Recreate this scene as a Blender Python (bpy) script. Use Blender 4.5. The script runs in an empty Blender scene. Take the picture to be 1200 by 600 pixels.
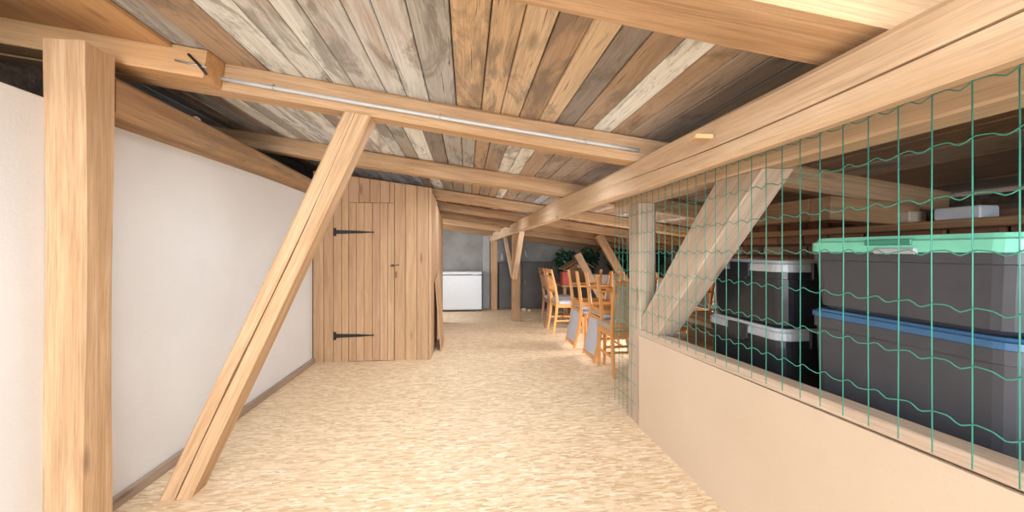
import bpy, bmesh, math, random
from mathutils import Vector, Matrix
R = random.Random(7)
SC = bpy.context.scene
COL = SC.collection
PI = math.pi

# ------------------------------------------------------------------ camera
cam_d = bpy.data.cameras.new('camera')
cam = bpy.data.objects.new('camera', cam_d); COL.objects.link(cam)
cam.location = (0, 0, 1.2)
cam.rotation_euler = (PI/2, 0, -math.radians(6.3))
cam_d.sensor_width = 36; cam_d.lens = 14.4
cam_d.shift_y = -6/1200
cam_d.clip_start = .02
SC.camera = cam

# ------------------------------------------------------------------ world, exposure, lights
w = bpy.data.worlds.new('world'); SC.world = w; w.use_nodes = True
bg = w.node_tree.nodes['Background']
bg.inputs[0].default_value = (.93, .97, 1.0, 1); bg.inputs[1].default_value = 1.0
SC.view_settings.view_transform = 'Standard'
SC.view_settings.look = 'None'
SC.view_settings.gamma = 1
SC.view_settings.use_curve_mapping = False
SC.view_settings.exposure = 0.25

def area(name, loc, target, sx, sy, power, col=(1, 1, 1), spread=180):
    l = bpy.data.lights.new(name, 'AREA'); l.shape = 'RECTANGLE'
    l.size = sx; l.size_y = sy; l.energy = power; l.color = col; l.spread = math.radians(spread)
    o = bpy.data.objects.new(name, l); COL.objects.link(o); o.location = loc
    o.rotation_euler = (Vector(target)-Vector(loc)).to_track_quat('-Z', 'Y').to_euler()
    return o
# added fill lights, unseen: a large one behind the camera, another overhead
area('rear_fill_light', (-.45, -4.7, 1.2), (.1, 4.0, .9), 2.8, 1.7, 400, (.85, .92, 1))
area('overhead_fill_light', (0.2, -.45, 1.86), (.0, 1.6, 0), 1.2, 1.0, 40, (.88, .94, 1))
# added fill lights hidden in the rafter bays, facing the floor
for (x, y, sx, sy, pw) in ((-.25, 1.15, 1.5, .22, 10.5), (-.1, 2.5, 1.6, .3, 15), (.2, 4.1, .8, .35, 12), (.15, 5.65, .8, .25, 8)):
    z = 1.952-.139*x-.04
    area('bay_fill_light', (x, y, z), (x, y, 0), sx, sy, pw, (.84, .92, 1), 150).rotation_euler = (0, math.atan(.139), 0)
area('far_fill_light', (-1.5, 7.3, .95), (1.0, 7.0, .8), 1.2, .9, 36, (.9, .95, 1))  # added fill hidden behind the cabin, brightens the far end
area('eaves_fill_light', (3.3, 5.0, .62), (1.2, 5.0, .35), 1.2, .6, 55, (.95, .97, 1), 120)  # added fill under the eaves, brightens the chairs

# ------------------------------------------------------------------ materials
def newmat(name):
    m = bpy.data.materials.new(name); m.use_nodes = True
    nt = m.node_tree; p = nt.nodes['Principled BSDF']
    return m, nt, p
def N(nt, t, **kw):
    n = nt.nodes.new(t)
    for k, v in kw.items():
        if k.startswith('i_'):
            n.inputs[k[2:].replace('_', ' ')].default_value = v
        else: setattr(n, k, v)
    return n
def L(nt, a, b): nt.links.new(a, b)
def mix(nt, fac, a, b, mode='MIX'):
    n = nt.nodes.new('ShaderNodeMix'); n.data_type = 'RGBA'; n.blend_type = mode
    for s, v in ((n.inputs[0], fac), (n.inputs[6], a), (n.inputs[7], b)):
        if hasattr(v, 'node'): nt.links.new(v, s)
        elif isinstance(v, (int, float)): s.default_value = v
        else: s.default_value = (*v, 1) if len(v) == 3 else v
    return n.outputs[2]
def ramp(nt, src, pts):
    n = nt.nodes.new('ShaderNodeValToRGB'); nt.links.new(src, n.inputs[0])
    e = n.color_ramp.elements
    while len(e) < len(pts): e.new(.5)
    for i, (p, c) in enumerate(pts):
        e[i].position = p
        e[i].color = (c, c, c, 1) if isinstance(c, (int, float)) else (*c, 1)
    return n.outputs[0]
def gcoord(nt, scale):
    a = nt.nodes.new('ShaderNodeAttribute'); a.attribute_name = 'gc'
    m = nt.nodes.new('ShaderNodeMapping'); m.inputs['Scale'].default_value = scale
    nt.links.new(a.outputs['Vector'], m.inputs['Vector'])
    return m.outputs[0]
def noise(nt, vec, scale=1, detail=4, rough=.55, dist=0):
    n = nt.nodes.new('ShaderNodeTexNoise')
    n.inputs['Scale'].default_value = scale; n.inputs['Detail'].default_value = detail
    n.inputs['Roughness'].default_value = rough; n.inputs['Distortion'].default_value = dist
    nt.links.new(vec, n.inputs['Vector']); return n.outputs['Fac']
def bump(nt, p, h, strength=.3, dist=.01):
    b = nt.nodes.new('ShaderNodeBump'); b.inputs['Strength'].default_value = strength
    b.inputs['Distance'].default_value = dist
    nt.links.new(h, b.inputs['Height']); nt.links.new(b.outputs[0], p.inputs['Normal'])

def wood(name, c1, c2, streak=.5, rough=.75, tone=False, grime=0, knots=True, gs=1.0):
    m, nt, p = newmat(name)
    g1 = noise(nt, gcoord(nt, (1.1*gs, 16*gs, 16*gs)), 1, 5, .65, .8)
    g2 = noise(nt, gcoord(nt, (4*gs, 150*gs, 150*gs)), 1, 4, .7, .3)
    g3 = noise(nt, gcoord(nt, (.9*gs, 45*gs, 45*gs)), 1, 4, .6, 1.5)
    col = mix(nt, ramp(nt, g1, [(.36, 0), (.66, 1)]), c1, c2)
    dk = tuple(v*.55 for v in c2)
    col = mix(nt, ramp(nt, g3, [(.52, 0), (.62, streak*.55), (.70, 0)]), col, dk)
    col = mix(nt, ramp(nt, g2, [(.48, 0), (.72, streak)]), col, dk)
    if knots:
        k = nt.nodes.new('ShaderNodeTexVoronoi'); k.inputs['Scale'].default_value = 1
        nt.links.new(gcoord(nt, (1.5, 6, 6)), k.inputs['Vector'])
        col = mix(nt, ramp(nt, k.outputs['Distance'], [(.05, .75), (.13, 0)]), col, tuple(v*.42 for v in c2))
    if tone:
        a = nt.nodes.new('ShaderNodeAttribute'); a.attribute_name = 'tone'
        col = mix(nt, 1.0, col, a.outputs['Color'], 'MULTIPLY')
    if grime:
        gn = noise(nt, gcoord(nt, (1.6, 6, 6)), 1, 9, .7, 1.0)
        gk = noise(nt, gcoord(nt, (2.5, 70, 70)), 1, 3, .6, .8)
        col = mix(nt, ramp(nt, gn, [(.50, 0), (.60, grime*.75)]), col, (.15, .125, .11))
        if tone:
            gw = noise(nt, gcoord(nt, (.8, 3, 5)), 1, 6, .65, .6)
            col = mix(nt, ramp(nt, gw, [(.54, 0), (.68, .5)]), col, (.40, .26, .15))
        col = mix(nt, ramp(nt, gk, [(.655, 0), (.68, .8)]), col, (.07, .055, .045))
    L(nt, col, p.inputs['Base Color']); p.inputs['Roughness'].default_value = rough
    bump(nt, p, g2, .25, .004)
    return m
def plain(name, c, rough=.5, metal=0, var=.12, scale=12, bumpy=0, spec=.5):
    m, nt, p = newmat(name)
    tc = nt.nodes.new('ShaderNodeTexCoord')
    n = noise(nt, tc.outputs['Object'], scale, 4, .6)
    col = mix(nt, ramp(nt, n, [(.35, 0), (.7, 1)]), c, tuple(v*(1-var) for v in c))
    L(nt, col, p.inputs['Base Color']); p.inputs['Roughness'].default_value = rough
    p.inputs['Metallic'].default_value = metal; p.inputs['Specular IOR Level'].default_value = spec
    if bumpy: bump(nt, p, n, bumpy, .01)
    return m

M = {}
M['beam'] = wood('sawn spruce', (.63, .41, .235), (.47, .28, .14), .6)
M['beam_pale'] = wood('pale spruce', (.70, .51, .335), (.57, .39, .24), .5)
M['beam_old'] = wood('brown old spruce', (.42, .25, .12), (.29, .155, .07), .55, grime=.4)
M['base'] = wood('grey brown skirting', (.40, .30, .22), (.32, .23, .16), .5)
M['beam_grey'] = wood('weathered post timber', (.60, .47, .36), (.50, .37, .27), .6)
M['plank'] = wood('old roof boards', (1, .99, .98), (.86, .83, .80), .6, tone=True, grime=.8)
M['cabin'] = wood('cabin boards', (.58, .365, .215), (.46, .27, .145), .5, tone=True)
M['ply'] = wood('plywood', (.55, .34, .18), (.47, .28, .14), .3, knots=False)
M['ply_light'] = wood('clean board', (.68, .41, .20), (.57, .32, .145), .35)
M['chair'] = wood('orange beech', (.74, .37, .125), (.62, .28, .08), .3, .45, knots=False, gs=2)
M['chair_pale'] = wood('pale beech', (.62, .42, .24), (.52, .33, .17), .3, .5, knots=False, gs=2)
M['chair_dark'] = wood('dark beech', (.30, .15, .07), (.22, .10, .045), .3, .5, knots=False, gs=2)
M['iron'] = plain('black iron', (.045, .04, .04), .6, .6, .3)
M['steel'] = plain('galvanised steel', (.55, .53, .5), .45, .7)
M['conduit'] = plain('grey conduit', (.55, .54, .52), .5, .1)
M['black'] = plain('black plastic', (.022, .023, .028), .32, 0, .2)
M['char'] = plain('dark grey plastic', (.062, .064, .076), .4, 0, .15)
M['lidgrey'] = plain('grey plastic lid', (.42, .44, .47), .4)
M['lidgreen'] = plain('green plastic lid', (.22, .68, .50), .3)
M['green_dark'] = plain('dark green plastic', (.05, .25, .18), .4)
M['lidblue'] = plain('blue plastic lid', (.045, .13, .26), .35)
M['clipblue'] = plain('blue clip', (.10, .32, .55), .35)
M['white'] = plain('white enamel', (.62, .65, .68), .3, 0, .03)
M['whitep'] = plain('white plastic', (.62, .66, .72), .5, 0, .15)
M['rubber'] = plain('dark seal', (.05, .05, .05), .6)
M['wire'] = plain('green coated wire', (.05, .29, .21), .4, 0, .1)
M['concrete'] = plain('grey cement render', (.31, .305, .285), .9, 0, .35, 2.2, .2)
M['pilaster'] = plain('light cement render', (.42, .43, .42), .9, 0, .15, 5, .2)
M['dark'] = plain('dark lacquered board', (.085, .078, .072), .5, 0, .45, 4)
M['red'] = plain('red plastic', (.40, .05, .035), .6)
M['stone'] = plain('mortar lump', (.58, .48, .36), .95, 0, .3, 20, .6)
M['terracotta'] = plain('pot', (.10, .06, .045), .8, 0, .2)
M['leaf'] = plain('dark green leaf', (.018, .085, .040), .4, 0, .6, 6)
M['leaf2'] = plain('dusty leaf', (.05, .12, .075), .5, 0, .6, 6)
M['card'] = plain('brown board', (.28, .17, .095), .85, 0, .3, 8)
M['bag'] = plain('white sack', (.62, .62, .60), .7, 0, .2, 9, .4)

# striped upholstery
def stripes(name, c1, c2, c3, sc):
    m, nt, p = newmat(name)
    wv = nt.nodes.new('ShaderNodeTexWave'); wv.bands_direction = 'Y'
    wv.inputs['Scale'].default_value = sc; wv.inputs['Distortion'].default_value = .15
    L(nt, gcoord(nt, (1, 1, 1)), wv.inputs['Vector'])
    n = noise(nt, gcoord(nt, (60, 60, 60)), 1, 3)
    col = mix(nt, ramp(nt, wv.outputs['Fac'], [(.3, 0), (.42, 1), (.6, 1), (.8, 0)]), c1, c2)
    col = mix(nt, ramp(nt, n, [(.45, 0), (.7, .35)]), col, c3)
    L(nt, col, p.inputs['Base Color']); p.inputs['Roughness'].default_value = .95
    return m
M['fabric'] = stripes('grey striped cloth', (.46, .49, .57), (.62, .62, .66), (.36, .35, .38), 9)
M['fabric_tan'] = stripes('tan cloth', (.45, .36, .25), (.50, .41, .30), (.36, .28, .2), 9)
M['fabric_pale'] = stripes('pale grey cloth', (.46, .48, .54), (.52, .53, .57), (.4, .4, .44), 9)

# lime plaster
def plaster():
    m, nt, p = newmat('white plaster')
    tc = nt.nodes.new('ShaderNodeTexCoord')
    n1 = noise(nt, tc.outputs['Object'], 1.6, 5, .6, .4); n2 = noise(nt, tc.outputs['Object'], 90, 3, .7)
    col = mix(nt, ramp(nt, n1, [(.35, 0), (.7, 1)]), (.74, .715, .69), (.69, .66, .63))
    col = mix(nt, ramp(nt, n2, [(.62, 0), (.75, .25)]), col, (.52, .49, .46))
    L(nt, col, p.inputs['Base Color']); p.inputs['Roughness'].default_value = .95
    bump(nt, p, n2, .25, .004); return m
M['plaster'] = plaster()
def mdf():
    m, nt, p = newmat('parapet fibreboard')
    tc = nt.nodes.new('ShaderNodeTexCoord')
    n1 = noise(nt, tc.outputs['Object'], 2, 4, .6); n2 = noise(nt, tc.outputs['Object'], 220, 2, .7)
    col = mix(nt, ramp(nt, n1, [(.3, 0), (.75, 1)]), (.63, .50, .375), (.58, .45, .325))
    col = mix(nt, ramp(nt, n2, [(.55, 0), (.75, .3)]), col, (.45, .33, .22))
    L(nt, col, p.inputs['Base Color']); p.inputs['Roughness'].default_value = .85
    return m
M['mdf'] = mdf()
def osb():
    m, nt, p = newmat('oriented strand board')
    tc = nt.nodes.new('ShaderNodeTexCoord')
    def flakes(rot, sc):
        mp = nt.nodes.new('ShaderNodeMapping'); mp.inputs['Rotation'].default_value = (0, 0, rot)
        mp.inputs['Scale'].default_value = sc
        L(nt, tc.outputs['Object'], mp.inputs['Vector'])
        nz = nt.nodes.new('ShaderNodeTexNoise'); nz.inputs['Scale'].default_value = .7; nz.inputs['Detail'].default_value = 2
        L(nt, mp.outputs[0], nz.inputs['Vector'])
        ad = nt.nodes.new('ShaderNodeVectorMath'); ad.operation = 'ADD'
        L(nt, mp.outputs[0], ad.inputs[0]); L(nt, nz.outputs['Color'], ad.inputs[1])
        v = nt.nodes.new('ShaderNodeTexVoronoi'); v.inputs['Scale'].default_value = 1
        L(nt, ad.outputs[0], v.inputs['Vector'])
        return v
    vs = [flakes(0.1, (15, 75, 1)), flakes(-.5, (20, 85, 1)), flakes(1.2, (24, 90, 1))]
    def val(v):
        s = nt.nodes.new('ShaderNodeSeparateColor'); L(nt, v.outputs['Color'], s.inputs[0]); return s.outputs[0], s.outputs[1]
    a, a2 = val(vs[0]); b, b2 = val(vs[1]); c, c2 = val(vs[2])
    pal = [(0, (.53, .355, .195)), (.35, (.70, .505, .31)), (.7, (.77, .585, .385)), (1, (.87, .73, .55))]
    col = mix(nt, ramp(nt, b2, [(.45, 0), (.55, 1)]), ramp(nt, a, pal), ramp(nt, b, pal))
    col = mix(nt, ramp(nt, c2, [(.62, 0), (.7, 1)]), col, ramp(nt, c, pal))
    n3 = noise(nt, tc.outputs['Object'], 70, 3, .7)
    col = mix(nt, ramp(nt, n3, [(.60, 0), (.74, .45)]), col, (.42, .26, .13))
    n4 = noise(nt, tc.outputs['Object'], 1.1, 3, .6)
    col = mix(nt, ramp(nt, n4, [(.4, 0), (.7, .25)]), col, (.66, .48, .30))
    L(nt, col, p.inputs['Base Color']); p.inputs['Roughness'].default_value = .55
    bump(nt, p, n3, .12, .003)
    return m
M['osb'] = osb()
M['brick'] = wood('old bricks', (.95, .9, .85), (.7, .62, .55), .3, .95, tone=True, knots=False, gs=6)
M['rubble'] = plain('rubble fill', (.20, .145, .105), .95, 0, .5, 25, .8)

# ------------------------------------------------------------------ mesh builder
class MB:
    def __init__(s): s.v = []; s.f = []; s.g = []; s.t = []; s.mi = []; s.tone = (1, 1, 1); s.mat = 0; s.sm = []
    def add(s, vs, fs, gs=None, smooth=False):
        b = len(s.v); o = Vector((R.uniform(0, 40), R.uniform(0, 40), R.uniform(0, 40)))
        s.v += [Vector(v) for v in vs]
        s.g += [Vector(g)+o for g in (gs if gs else vs)]
        s.t += [s.tone]*len(vs)
        s.f += [[b+i for i in f] for f in fs]; s.mi += [s.mat]*len(fs); s.sm += [smooth]*len(fs)
        return s
    def box(s, a, b, axis=0, c=.004):
        """axis-aligned box between corners a and b, edges chamfered, grain along axis"""
        a = Vector(a); b = Vector(b); ce = (a+b)/2; d = (b-a)/2
        c = min(c, .45*min(abs(d.x), abs(d.y), abs(d.z)))
        A = [Vector((0, 0, 0))]*3
        ax = [axis, (axis+1) % 3, (axis+2) % 3]
        h = [abs(d[i]) for i in ax]
        sec = [(-1, -1), (1, -1), (1, 1), (-1, 1)]
        prof = []
        for (u, w_) in [(-h[1]+c, -h[2]), (h[1]-c, -h[2]), (h[1], -h[2]+c), (h[1], h[2]-c), (h[1]-c, h[2]), (-h[1]+c, h[2]), (-h[1], h[2]-c), (-h[1], -h[2]+c)]:
            prof.append((u, w_))
        vs = []; gs = []
        for l, k in ((-h[0], 1), (-h[0]+c, 0), (h[0]-c, 0), (h[0], 1)):
            for u, w_ in prof:
                uu = u-math.copysign(c, u)*k if abs(u) > h[1]-c*1.01 and k else u
                ww = w_-math.copysign(c, w_)*k if abs(w_) > h[2]-c*1.01 and k else w_
                q = [0, 0, 0]; q[ax[0]] = l; q[ax[1]] = uu; q[ax[2]] = ww
                vs.append(ce+Vector(q)); gs.append(Vector((l, uu, ww)))
        fs = []
        for r in range(3):
            for i in range(8):
                j = (i+1) % 8; fs.append([r*8+i, r*8+j, r*8+8+j, r*8+8+i])
        fs.append(list(range(7, -1, -1))); fs.append(list(range(24, 32)))
        return s.add(vs, fs, gs)
    def beam(s, pts, w, h, up=(0, 0, 1), ch=.012, wob=.003, seg=.18, crack=None, wane=None):
        """timber along a polyline; w,h scalars or lists; crack=(face 0..3, centre fn, half width fn, depth)"""
        P = [Vector(p) for p in pts]; W = w if isinstance(w, (list, tuple)) else [w]*len(P); Hh = h if isinstance(h, (list, tuple)) else [h]*len(P)
        st = []; acc = 0
        for i in range(len(P)-1):
            n = max(1, int((P[i+1]-P[i]).length/seg))
            for k in range(n):
                t = k/n; st.append((P[i].lerp(P[i+1], t), W[i]+(W[i+1]-W[i])*t, Hh[i]+(Hh[i+1]-Hh[i])*t, acc+(P[i+1]-P[i]).length*t))
            acc += (P[i+1]-P[i]).length
        st.append((P[-1], W[-1], Hh[-1], acc))
        d = (P[-1]-P[0]).normalized(); side = d.cross(Vector(up)).normalized(); u = side.cross(d).normalized()
        vs = []; gs = []; n = None
        ph = [R.uniform(0, 6) for _ in range(8)]
        for (c, ww, hh, l) in st:
            a, b = ww/2, hh/2; q = ch*(1+.5*math.sin(l*3+ph[0]))
            prof = [(-a+q, -b), (a-q, -b), (a, -b+q), (a, b-q), (a-q, b), (-a+q, b), (-a, b-q), (-a, -b+q)]
            if wane: prof[1] = (-a+wane[0], -b); prof[2] = (a, -b+wane[1])
            if crack:
                face, cf, wf, dp = crack
                t = l/acc; e = max(.0003, wf(t)); cc = cf(t)
                if face == 0: ins = [(cc*a-e, -b), (cc*a, -b+dp*min(1, e/.002)), (cc*a+e, -b)]; at = 1
                elif face == 1: ins = [(a, cc*b-e), (a-dp*min(1, e/.002), cc*b), (a, cc*b+e)]; at = 3
                elif face == 3: ins = [(-a, cc*b+e), (-a+dp*min(1, e/.002), cc*b), (-a, cc*b-e)]; at = 7
                prof = prof[:at]+ins+prof[at:]
            n = len(prof)
            dx = wob*math.sin(l*2.3+ph[1]); dz = wob*math.sin(l*1.9+ph[2])
            for (x, z) in prof:
                vs.append(c+side*(x+dx)+u*(z+dz)); gs.append(Vector((l, x, z)))
        fs = []
        for r in range(len(st)-1):
            for i in range(n):
                j = (i+1) % n; fs.append([r*n+i, r*n+n+i, r*n+n+j, r*n+j])
        fs.append(list(range(n))); m = (len(st)-1)*n; fs.append([m+i for i in range(n-1, -1, -1)])
        return s.add(vs, fs, gs)
    def tube(s, path, r, k=8, cap=True):
        P = [Vector(p) for p in path]; vs = []; gs = []; l = 0
        rr = r if isinstance(r, (list, tuple)) else [r]*len(P)
        for i, p in enumerate(P):
            d = (P[min(i+1, len(P)-1)]-P[max(i-1, 0)]).normalized()
            a = Vector((0, 0, 1)) if abs(d.z) < .9 else Vector((1, 0, 0))
            x = d.cross(a).normalized(); y = d.cross(x)
            if i: l += (P[i]-P[i-1]).length
            for j in range(k):
                t = 2*PI*j/k; q = x*math.cos(t)*rr[i]+y*math.sin(t)*rr[i]
                vs.append(p+q); gs.append(Vector((l, math.cos(t)*rr[i], math.sin(t)*rr[i])))
        fs = []
        for i in range(len(P)-1):
            for j in range(k):
                m = (j+1) % k; fs.append([i*k+j, i*k+m, i*k+k+m, i*k+k+j])
        if cap: fs.append(list(range(k-1, -1, -1))); fs.append([(len(P)-1)*k+j for j in range(k)])
        return s.add(vs, fs, gs, True)
    def rings(s, rs, cap0=True, cap1=True, smooth=False):
        n = len(rs[0]); vs = [v for r in rs for v in r]; fs = []
        for i in range(len(rs)-1):
            for j in range(n):
                m = (j+1) % n; fs.append([i*n+j, i*n+m, i*n+n+m, i*n+n+j])
        if cap0: fs.append(list(range(n-1, -1, -1)))
        if cap1: fs.append([(len(rs)-1)*n+j for j in range(n)])
        return s.add(vs, fs, None, smooth)
    def prism(s, poly, z0, z1, axis=2):
        """polygon (2d) extruded; axis gives extrusion direction, poly given in the two other axes (cyclic)"""
        def mk(p, z):
            q = [0, 0, 0]; q[axis] = z; q[(axis+1) % 3] = p[0]; q[(axis+2) % 3] = p[1]; return Vector(q)
        return s.rings([[mk(p, z0) for p in poly], [mk(p, z1) for p in poly]])
    def xf(s, m, i0=0):
        for i in range(i0, len(s.v)): s.v[i] = m @ s.v[i]
        return s
    def build(s, name, mats, parent=None, loc=None):
        me = bpy.data.meshes.new(name); 
        o0 = Vector(loc) if loc is not None else Vector((0, 0, 0))
        me.from_pydata([tuple(v-o0) for v in s.v], [], s.f)
        mats = mats if isinstance(mats, (list, tuple)) else [mats]
        for m in mats: me.materials.append(M[m] if isinstance(m, str) else m)
        a = me.attributes.new('gc', 'FLOAT_VECTOR', 'POINT'); a.data.foreach_set('vector', [c for g in s.g for c in g])
        t = me.attributes.new('tone', 'FLOAT_COLOR', 'POINT'); t.data.foreach_set('color', [c for q in s.t for c in (*q, 1)])
        for p, mi, sm in zip(me.polygons, s.mi, s.sm): p.material_index = mi; p.use_smooth = sm
        bm = bmesh.new(); bm.from_mesh(me); bmesh.ops.recalc_face_normals(bm, faces=bm.faces); bm.to_mesh(me); bm.free()
        o = bpy.data.objects.new(name, me); COL.objects.link(o); o.location = o0
        if parent is not None:
            o.parent = parent
        return o
def tag(o, label=None, cat=None, group=None, kind=None):
    if label: o['label'] = label
    if cat: o['category'] = cat
    if group: o['group'] = group
    if kind: o['kind'] = kind
    return o
def empty(name, loc, label, cat, group=None, rz=0):
    o = bpy.data.objects.new(name, None); COL.objects.link(o); o.location = loc; o.rotation_euler = (0, 0, rz)
    o.empty_display_size = .05
    return tag(o, label, cat, group)
KIDS = {}
def part(mb, name, mat, parent, label=None):
    o = mb.build(name, mat, parent); KIDS.setdefault(parent.name, []).append(o)
    if label: o['label'] = label
    return o
def copy_tree(o, parent=None):
    c = o.copy(); COL.objects.link(c); c.parent = parent
    ks = []
    for ch in KIDS.get(o.name, []): ks.append(copy_tree(ch, c))
    KIDS[c.name] = ks
    return c
def trim(o, co, no):
    bm = bmesh.new(); bm.from_mesh(o.data)
    g = bm.verts[:]+bm.edges[:]+bm.faces[:]
    res = bmesh.ops.bisect_plane(bm, geom=g, plane_co=Vector(co)-o.location, plane_no=Vector(no), clear_outer=True)
    ed = [e for e in res['geom_cut'] if isinstance(e, bmesh.types.BMEdge)]
    bmesh.ops.contextual_create(bm, geom=ed)
    bmesh.ops.recalc_face_normals(bm, faces=bm.faces); bm.to_mesh(o.data); bm.free()
def struct(o, label=None): o['kind'] = 'structure'; return o

SAG = [(-6, 0), (5.4, 0), (6.05, .075), (6.8, .125), (7.55, .175), (8.2, .25), (9.2, .33)]
def sag(y):
    for (a, p), (b, q) in zip(SAG, SAG[1:]):
        if a <= y <= b: return p+(q-p)*(y-a)/(b-a)
    return 0
SL = -.139
def zc(x, y=0): return 1.952+SL*x-sag(y)      # underside of the roof boards
def zb(x, y=0): return 1.817+SL*x-sag(y)      # underside of the rafters

# ================================================================== SETTING
YW = 8.62
mb = MB(); mb.add([(-2.5, -5, 0), (3.8, -5, 0), (3.8, YW+.1, 0), (-2.5, YW+.1, 0), (-2.5, -5, -.03), (3.8, -5, -.03), (3.8, YW+.1, -.03), (-2.5, YW+.1, -.03)],
                  [[0, 1, 2, 3], [7, 6, 5, 4], [0, 4, 5, 1], [1, 5, 6, 2], [2, 6, 7, 3], [3, 7, 4, 0]])
struct(mb.build('floor', 'osb'))

# roof boards : laid along the depth, separate lengths per bay
mb = MB(); mbr = MB()
def tn(k):
    base = {'w': (.80, .84, .88), 'g': (.56, .57, .58), 'd': (.36, .33, .31), 'k': (.21, .20, .195), 'b': (.54, .42, .32),
            't': (.76, .57, .38), 'l': (.84, .66, .47), 'm': (.48, .40, .34), 'W': (.94, .99, 1.0), 'r': (.36, .23, .145), 'n': (.55, .40, .28)}[k]
    j = R.uniform(.94, 1.06); return tuple(min(1, v*j) for v in base)
def plank(x0, x1, y0, y1, k, dz=0, mb=mb):
    mb.tone = tn(k); g = .0022; th = .022; ys = [y0+.002, y1-.002]
    if y1 > 5.4: ys = [y0] + [y for y, _ in SAG if y0 < y < y1] + [y1]
    vs = []; gs = []
    o = 0
    for y in ys:
        for (x, z) in ((x0+g, 0), (x0+g+.004, -.0), (x1-g-.004, 0), (x1-g, 0), (x1-g, th), (x0+g, th)):
            e = .004 if x in (x0+g, x1-g) and z == 0 else 0
            vs.append((x, y, zc(x, y)+z+e+dz)); gs.append((y, x, z))
    fs = []
    for i in range(len(ys)-1):
        for j in range(6): fs.append([i*6+j, i*6+(j+1) % 6, i*6+6+(j+1) % 6, i*6+6+j])
    fs.append([5, 4, 3, 2, 1, 0]); m = (len(ys)-1)*6; fs.append([m+j for j in range(6)])
    mb.add(vs, fs, gs)
bayA = [(-2.4, 'b'), (-2.2, 'g'), (-1.95, 'm'), (-1.7, 'b'), (-1.31, 'g'), (-1.17, 'g'), (-1.07, 'n'), (-.967, 'n'), (-.806, 'W'), (-.671, 'W'), (-.565, 'W'), (-.41, 'w'), (-.307, 'w'), (-.192, 'w'),
        (-.054, 'g'), (.076, 't'), (.177, 't'), (.278, 'l'), (.381, 'n'), (.476, 'l'), (.573, 'd'), (.676, 'b'), (.779, 'W'), (.873, 'b'), (.97, 'm'), (1.06, 'd'), (1.17, 'k'), (1.3, 'r'), (1.45, 'r'), (1.6, 'b'),
        (1.78, 'r'), (1.95, 'r'), (2.1, 'r'), (2.3, 'b'), (2.5, 'r'), (2.7, 'r'), (2.9, 'r'), (3.1, 'r'), (3.3, 'b'), (3.5, 'm'), (3.75, 'd')]
# tone of a board is the letter on its right-hand edge
for (a, _), (b, k) in zip(bayA, bayA[1:]):
    plank(a, b, -5, 2.19, k, R.uniform(-.003, .003))
x = -2.4; seqB = 'bmgdbgmWgWwWgwWwgWdggnmgdbmWbmbbdgkbmdbmbdbmbd'; i = 0
while x < 3.7:
    wd = R.uniform(.095, .14); k = seqB[i % len(seqB)]
    if .30 < x+wd/2 < .44: k = 'W'
    elif k in 'W' and x > .1: k = 'm'
    if x > 1.1: k = 'r'
    plank(x, x+wd, 2.19, 3.78, k, R.uniform(-.002, .002))
    k2 = k if R.random() < .6 else seqB[(i+5) % len(seqB)]
    if x > -.3 and k2 == 'W' and not .28 < x < .44: k2 = 'm'
    plank(x, x+wd, 3.78, 5.4, k2); plank(x, x+wd, 5.4, YW+.3, k2, 0, mbr); x += wd; i += 1
# dark sheet above the gaps
for q, ysq in ((mb, [-5, 5.4]), (mbr, [5.4, 6.05, 6.8, 7.55, 8.2, 9.0])):
    q.tone = (.07, .06, .055); n = len(ysq)
    vs = [(xx, y, zc(xx, y)+dz) for dz in (.03, .06) for y in ysq for xx in (-2.5, 3.8)]
    q.add(vs, [[2*i+o, 2*i+1+o, 2*i+3+o, 2*i+2+o] for o in (0, 2*n) for i in range(n-1)]+[[0, 1, 2*n+1, 2*n], [2*n-2, 2*n-1, 4*n-1, 4*n-2]])
struct(mbr.build('ceiling_rear', 'plank'))
struct(mb.build('ceiling', 'plank'))

# left plastered wall, its ledge and the low wall behind the ledge
mb = MB(); mb.box((-1.84, -5, 0), (-1.64, 4.59, 1.80), 1); struct(mb.build('wall_left', 'plaster'))
mb = MB(); mb.box((-2.5, -5, 0), (-1.845, YW, 1.80), 1); mb.box((-2.5, -5, 1.80), (-2.3, YW, 2.25), 1)
struct(mb.build('wall_left_ledge', 'rubble'))
mb = MB(); mb.box((-1.84, 4.65, 0), (-1.70, 6.6, 1.98), 1); mb.box((-1.84, 8.0, 0), (-1.70, YW, 2.0), 1); mb.box((-1.84, 6.6, 0), (-1.7, 8.0, .45), 1); mb.box((-1.84, 6.6, 1.45), (-1.7, 8.0, 2.1), 1)
struct(mb.build('wall_left_rear', 'concrete'))
mb = MB(); mb.box((-1.64, 2.05, 0), (-1.615, 4.59, .055), 1); struct(mb.build('baseboard_left', 'base'))
# far wall
mb = MB(); mb.box((-2.4, YW, 0), (3.8, YW+.15, 1.85), 0); struct(mb.build('wall_far', 'concrete'))
mb = MB(); mb.box((.335, YW-.05, 0), (.475, YW+.01, 1.52), 2); struct(mb.build('trim_1', 'pilaster'))
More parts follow.
